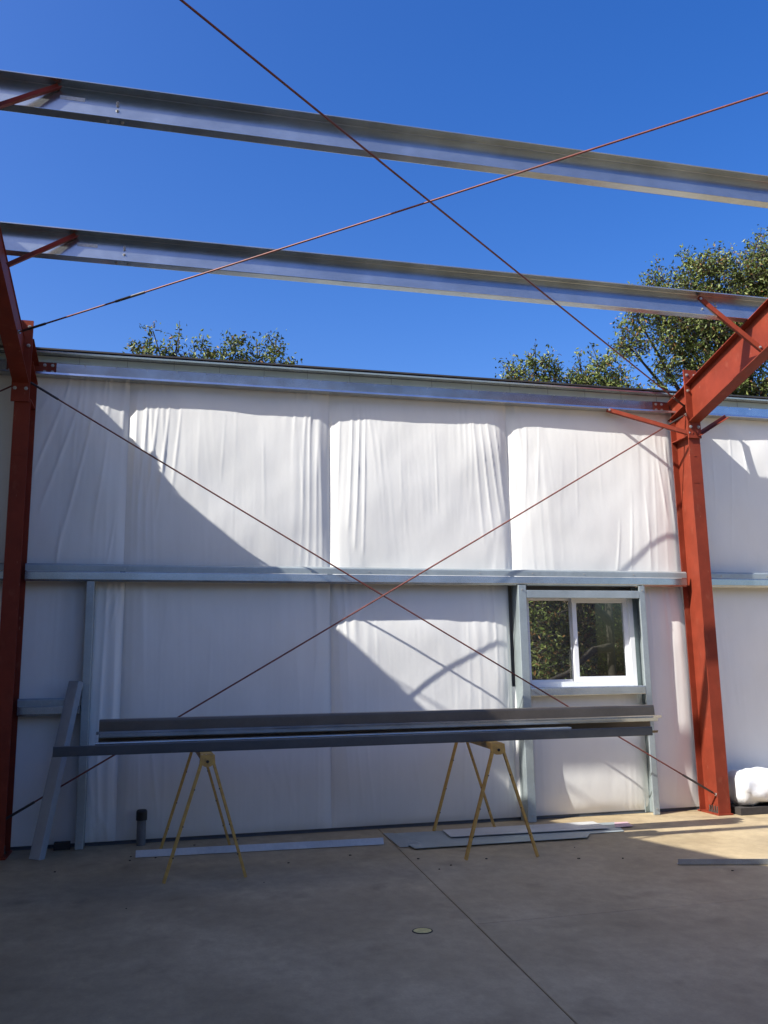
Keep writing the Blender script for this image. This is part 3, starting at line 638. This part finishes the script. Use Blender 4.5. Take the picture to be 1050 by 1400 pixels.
# ------------------------------------------------------------------ scrap on the floor
def flat(poly, z, th, m_, label, name='metal_sheet', cat='sheet', group='sheet metal lying on the floor'):
    mb = MB(); mb.prism(poly, (0, 0, z), (0, 0, z+th), (1, 0, 0), (0, 1, 0))
    x = sum(p[0] for p in poly)/len(poly); y = sum(p[1] for p in poly)/len(poly)
    return solo(name, mb, m_, label, cat, (x, y, z), group)
t = thing('steel_strip', 'long pale flat steel strip with turned-up edge on the floor under the left sawhorse', 'strip', (-0.19, -0.62, 0))
part('flat_face', MB().prism([(-0.193, -0.74), (2.00, -0.86), (2.02, -0.70), (-0.193, -0.58)], (0, 0, 0.004), (0, 0, 0.007), (1, 0, 0), (0, 1, 0)), 'pale_steel', t)
v_ = [(-0.193, -0.74, 0.007), (2.0, -0.86, 0.007), (2.0, -0.835, 0.06), (-0.193, -0.715, 0.06), (-0.193, -0.737, 0.007), (2.0, -0.857, 0.007), (2.0, -0.832, 0.06), (-0.193, -0.712, 0.06)]
part('turned_edge', MB().add(v_, [(0, 1, 2, 3), (5, 4, 7, 6), (3, 2, 6, 7), (0, 4, 5, 1), (1, 5, 6, 2), (0, 3, 7, 4)]), 'pale_steel', t)
flat([(2.10, -1.06), (2.34, -1.03), (2.22, -0.34), (2.12, -0.33)], 0.006, 0.003, 'galv', 'small grey sheet piece lying across the floor joint')
flat([(2.33, -1.05), (4.36, -0.98), (4.53, -0.49), (2.23, -0.36)], 0.005, 0.003, 'galv_dull', 'large dull grey sheet lowest of the floor pile')
flat([(2.66, -0.80), (4.28, -0.86), (4.30, -0.46), (2.70, -0.42)], 0.020, 0.003, 'pale_steel', 'bright silver sheet on top of the floor pile')
flat([(2.20, -1.19), (3.86, -1.20), (3.98, -1.02), (2.19, -1.00)], 0.014, 0.004, 'galv_dull', 'narrow dusty steel strip along the front of the floor pile')
flat([(4.37, -0.79), (4.57, -0.78), (4.64, -0.54), (4.50, -0.53)], 0.010, 0.003, 'pink', 'small pink sheet scrap beside the floor pile', 'plastic_scrap', 'scrap')
t = thing('steel_angle', 'dark steel angle lying on the floor at far right', 'angle', (4.04, -2.414, 0))
part('angle_bar', MB().section([(0.0, 0.045), (0.0, 0.0), (0.05, 0.0)], 0.004, (4.03, -2.44, 0.003), (5.6, -2.95, 0.003), Vector((0.31, 0.95, 0)).normalized(), (0, 0, 1)), 'galv', t)

t = thing('floor_cleanout', 'round yellow floor cleanout in the concrete', 'cleanout', (1.572, -3.57, 0))
ring = MB(); n = 28
for k in range(n):
    pass
vs = []; fs = []
for r_, z_ in ((0.056, 0.001), (0.056, 0.004), (0.061, 0.004), (0.064, 0.0008)):
    for k in range(n): vs.append((1.572+r_*math.cos(2*math.pi*k/n), -3.57+r_*math.sin(2*math.pi*k/n), z_))
for j in range(3):
    for k in range(n): fs.append((j*n+k, (j+1)*n+k, (j+1)*n+(k+1) % n, j*n+(k+1) % n))
ring.add(vs, fs); part('rim', ring, 'debris', t)
part('plug', MB().tube([(1.572, -3.57, 0.001), (1.572, -3.57, 0.003)], 0.0555, 28), 'drain_in', t)

# roll of insulation by the right wall
t = thing('insulation_roll', 'white plastic-wrapped insulation roll on the floor right of the red column', 'roll', (6.15, -0.30, 0.05))
rp_ = MB(); n = 40; pts = [6.10, 6.12, 6.16, 6.3, 6.6, 7.0, 7.6]; rad0 = [0.02, 0.13, 0.165, 0.178, 0.18, 0.178, 0.18]
vs = []; fs = []
for i in range(36):
    x = 6.02+i*0.045; base = min(0.183, 0.11+0.35*math.sqrt(max(0, x-6.02)) if x < 6.14 else 0.183)
    for k in range(n):
        a = 2*math.pi*k/n; r_ = base+0.012*(rnd.random()-0.5)*(1 if i else 0)+0.010*math.sin(3*a+i*0.5)+0.006*math.sin(7*a-i)
        vs.append((x, -0.36+r_*math.cos(a)*1.05, 0.265+r_*math.sin(a)))
for i in range(35):
    for k in range(n): fs.append((i*n+k, i*n+(k+1) % n, (i+1)*n+(k+1) % n, (i+1)*n+k))
fs.append(tuple(range(n-1, -1, -1))); rp_.add(vs, fs)
part('wrap', rp_, 'film', t, True)
fp = MB(); fp.add([(6.34, -0.50, 0.13), (6.62, -0.52, 0.13), (6.60, -0.55, 0.03), (6.48, -0.57, 0.02), (6.42, -0.53, 0.06), (6.34, -0.503, 0.135), (6.62, -0.523, 0.135)], [(0, 1, 2, 3), (0, 3, 4), (5, 6, 1, 0)])
part('loose_flap', fp, 'film', t)
solo('timber_plank', MB().box(5.98, 7.7, -0.53, -0.19, 0.002, 0.075), 'debris', 'dark plank lying under the white insulation roll', 'plank', (6.5, -0.36, 0))

deb = MB(); r2 = random.Random(3)
for k in range(20):
    x = r2.uniform(-1.2, 5.2); y = -abs(r2.gauss(0.9, 0.8))-0.15; s = r2.uniform(0.004, 0.015)
    a = r2.uniform(0, 3.1); p_ = [(s*math.cos(a+q)*r2.uniform(0.5, 1.3), s*math.sin(a+q)*r2.uniform(0.4, 1)) for q in (0, 1.3, 2.6, 4.0, 5.2)]
    deb.prism(p_, (x, y, 0.0005), (x, y, 0.004+s*0.2), (1, 0, 0), (0, 1, 0))
o = obj_of('floor_debris', deb, 'debris'); o['kind'] = 'stuff'; tag(o, 'scattered dark crumbs and leaf bits on the concrete', 'debris')

# ------------------------------------------------------------------ trees
def tree(name, label, base, fork, clumps, leaves, seed, lsize=0.10, brown=0.10, trunk_r=0.22, group='oak trees behind the wall', dens=1.0, pale=0.25, limbs=()):
    r = random.Random(seed); base = Vector(base); fork = Vector(fork)
    t = thing(name, label, 'tree', base, group)
    tr = MB()
    mid = base.lerp(fork, 0.5)+Vector((r.uniform(-.15, .15), r.uniform(-.15, .15), 0))
    tr.tube([base-Vector((0, 0, 0.3)), base.lerp(fork, 0.06), mid, fork], [trunk_r*1.5, trunk_r*1.05, trunk_r*0.9, trunk_r*0.75], 10)
    for pl_, ra, rb in limbs: tr.tube(pl_, [ra+(rb-ra)*i/(len(pl_)-1) for i in range(len(pl_))], 8, False)
    lf = MB(); V = []; Fc = []; MI = []
    tot = sum(c[3]**2.4 for c in clumps)
    for (cx_, cy_, cz_, cr) in clumps:
        c = Vector((cx_, cy_, cz_))
        m1 = fork.lerp(c, 0.45)+Vector((r.uniform(-.3, .3), r.uniform(-.3, .3), r.uniform(-0.1, .35)))*min(1, cr)
        r0 = trunk_r*0.42*min(1.0, 0.4+cr*0.4)
        tr.tube([fork-Vector((0, 0, .1)), m1, c], [r0, r0*0.62, r0*0.2], 6, False)
        n = int(leaves*cr**2.4/tot*dens); ntw = max(6, int(n/26))
        per = max(1, n//ntw)
        for k in range(ntw):
            # twig from inside the clump out to an uneven shell
            d = Vector((r.gauss(0, 1), r.gauss(0, 1), r.gauss(0.15, 0.9))).normalized()
            L = cr*(0.35+0.65*r.random()**0.5)*(1.0+0.25*math.sin(d.x*5+seed)+0.2*math.sin(d.z*7+d.y*4+cx_))
            loose = r.random() < 0.16
            if loose: L *= 1.35
            tip = c+d*L; st = c+d*L*0.25+Vector((r.gauss(0, .1), r.gauss(0, .1), r.gauss(0, .1)))*cr
            bend = st.lerp(tip, 0.6)+Vector((0, 0, 0.08*cr))
            tr.tube([st, bend, tip], [0.014, 0.009, 0.004], 3, False)
            for q in range(per if not loose else max(3, per//3)):
                s_ = 0.35+0.65*r.random()**0.7; p = st.lerp(tip, s_)+Vector((r.gauss(0, 1), r.gauss(0, 1), r.gauss(0, 1)))*0.10*min(1.2, cr+0.3)*(0.5 if loose else 1)
                nd = Vector((r.gauss(0, 1), r.gauss(0, 1), r.gauss(0.3, 1))).normalized()
                ax = nd.orthogonal().normalized(); ax.rotate(Quaternion(nd, r.random()*6.28)); bx = nd.cross(ax)
                l_ = lsize*r.uniform(0.5, 1.3); w_ = l_*r.uniform(0.36, 0.55)
                b = len(V); fold = nd*l_*0.12
                V += [tuple(p-ax*l_*0.5), tuple(p+bx*w_*0.5+fold), tuple(p+ax*l_*0.5), tuple(p-bx*w_*0.5+fold)]
                Fc += [(b, b+1, b+2), (b, b+2, b+3)]
                z = r.random(); mi = 3 if z < brown else (2 if z < brown+pale else (1 if z < brown+pale+0.25 else 0)); MI += [mi, mi]
    lf.v = V; lf.f = Fc; lf.mi = MI
    part('trunk', tr, 'bark', t, True)
    cr_ = part('crown', lf, ['leaf_a', 'leaf_b', 'leaf_c', 'leaf_d'], t)
    return t

# small oak whose top shows over the eave at left
tree('oak_tree', 'small sparse oak showing over the eave at left', (0.6, 6.2, hill_z(0.6, 6.2)), (0.6, 6.1, 4.6),
     [(-0.45, 6.0, 6.95, 0.42), (-0.35, 6.0, 7.50, 0.16), (-0.62, 6.0, 7.15, 0.22), (0.10, 6.1, 7.0, 0.42), (0.55, 6.0, 7.0, 0.42), (1.0, 6.0, 7.15, 0.40), (1.10, 6.0, 7.40, 0.22), (1.45, 6.0, 6.95, 0.45), (1.78, 6.0, 7.25, 0.36), (1.98, 6.0, 7.0, 0.32), (0.6, 6.2, 6.1, 0.9), (1.5, 6.3, 6.1, 0.9), (-0.3, 6.3, 6.2, 0.8)], 11000, 21, 0.085, 0.06)
# two rounded oaks right of centre
tree('oak_tree', 'rounded oak crown above the eave, left of the right-hand pair', (7.1, 6.6, hill_z(7.1, 6.6)), (7.1, 6.5, 4.7),
     [(6.45, 6.2, 7.15, 0.45), (6.95, 6.2, 7.45, 0.42), (7.3, 6.3, 7.2, 0.45), (6.8, 6.2, 6.9, 0.5), (6.9, 6.5, 6.4, 0.8), (7.6, 6.5, 6.3, 0.8), (6.2, 6.5, 6.2, 0.7), (7.0, 6.4, 5.0, 1.2), (6.2, 6.4, 4.0, 1.0), (7.65, 6.2, 6.95, 0.42), (6.6, 6.2, 6.75, 0.5), (7.1, 6.2, 6.75, 0.5)], 24000, 33, 0.08, 0.06)
tree('oak_tree', 'rounded oak crown just left of the big right-hand oak', (8.4, 6.9, hill_z(8.4, 6.9)), (8.4, 6.7, 4.6),
     [(8.0, 6.2, 7.25, 0.42), (8.45, 6.2, 7.5, 0.42), (8.75, 6.2, 7.2, 0.42), (8.3, 6.2, 7.0, 0.5), (9.35, 6.3, 7.0, 0.28), (8.4, 6.6, 6.4, 0.8), (9.2, 6.6, 6.2, 0.7), (8.2, 6.5, 4.9, 1.1), (9.3, 6.8, 4.6, 1.1), (7.85, 6.2, 6.9, 0.45), (8.9, 6.2, 6.85, 0.45), (8.55, 6.2, 6.8, 0.5)], 24000, 35, 0.08, 0.06)
# the large oak at the right edge
tree('oak_tree', 'large oak rising behind the bright red rafter at right edge', (12.6, 8.2, hill_z(12.6, 8.2)), (12.3, 7.8, 6.2),
     [(9.75, 7.0, 9.0, 0.5), (10.5, 7.0, 9.6, 0.7), (11.2, 7.0, 10.2, 0.65), (11.9, 7.0, 10.3, 0.6), (12.6, 7.0, 10.1, 0.7), (13.4, 7.0, 10.75, 0.8), (12.0, 7.2, 9.5, 0.9), (13.4, 7.2, 10.0, 1.1), (9.5, 7.0, 8.35, 0.5), (10.5, 7.0, 8.75, 0.75), (10.25, 6.9, 7.85, 0.45), (11.3, 7.0, 8.7, 0.8), (11.2, 7.0, 9.4, 0.7), (12.3, 7.2, 8.7, 0.9), (13.2, 7.2, 8.9, 1.0), (11.1, 6.9, 7.85, 0.5), (11.9, 7.0, 7.7, 0.6), (12.8, 7.2, 7.5, 0.8), (13.4, 7.2, 6.8, 0.8), (12.8, 7.0, 6.2, 0.8), (13.9, 7.2, 5.8, 1.0), (14.4, 7.4, 9.2, 1.2), (10.9, 7.0, 8.2, 0.5)], 54000, 41, 0.088, 0.08, 0.32)
# low trees and brush seen through the window
tree('oak_tree', 'dark-limbed oak seen through the window, left pane', (7.15, 4.2, hill_z(7.15, 4.2)), (7.2, 4.3, 3.4),
     [(6.2, 4.6, 2.9, 0.6), (7.0, 4.8, 2.9, 0.7), (5.9, 4.6, 2.0, 0.5), (6.6, 4.9, 1.6, 0.5), (7.7, 5.0, 2.4, 0.6), (6.6, 4.6, 3.8, 0.9), (7.7, 4.8, 3.9, 0.9), (8.4, 4.8, 3.4, 0.8), (5.6, 4.5, 3.6, 0.8), (5.0, 4.6, 4.4, 0.9), (4.2, 4.6, 4.8, 0.9), (6.4, 3.6, 3.1, 0.35), (5.7, 3.7, 2.5, 0.35)], 15000, 53, 0.085, 0.10, 0.075,
     limbs=[([(7.15, 4.2, 2.3), (6.6, 4.0, 2.75), (6.1, 3.9, 2.85), (5.5, 3.8, 3.2)], 0.07, 0.03), ([(7.12, 4.2, 1.9), (6.7, 4.0, 1.85), (6.2, 3.9, 1.5), (5.6, 3.8, 1.3)], 0.075, 0.03), ([(6.6, 4.0, 2.75), (6.3, 3.8, 2.5), (5.9, 3.7, 2.4)], 0.03, 0.012)])
tree('oak_tree', 'low brushy oak on the slope seen through the window, right pane', (9.0, 6.6, hill_z(9.0, 6.6)), (8.9, 6.0, 2.0),
     [(8.2, 5.6, 2.3, 0.8), (9.0, 5.6, 1.9, 0.7), (9.3, 6.0, 2.6, 0.9), (10.2, 6.6, 2.9, 1.0), (8.8, 6.4, 3.4, 1.0), (7.4, 6.0, 2.2, 0.9), (7.8, 5.6, 1.4, 0.7), (8.8, 5.6, 1.2, 0.6), (9.9, 6.8, 3.9, 1.0), (6.6, 5.8, 1.4, 0.7)], 15000, 57, 0.10, 0.15, 0.10)
for i, (x, y, h_) in enumerate(((6.2, 8.6, 3.4), (8.8, 9.2, 3.6), (11.6, 9.6, 3.4), (14.4, 10.0, 3.6))):
    z0 = hill_z(x, y)
    tree('oak_tree', ('brushy oak on the hillside behind the window, leftmost of the back row', 'brushy oak on the hillside, second of the back row', 'brushy oak on the hillside, third of the back row', 'brushy oak on the hillside, rightmost of the back row')[i], (x, y, z0), (x, y, z0+1.2),
         [(x-1.1, y, z0+0.9, 1.0), (x+0.2, y-0.4, z0+0.8, 1.1), (x+1.3, y, z0+1.0, 1.1), (x-0.4, y, z0+h_-1.2, 1.3), (x+0.8, y+0.2, z0+h_-1.3, 1.2)], 11000, 60+i, 0.10, 0.15, 0.15)
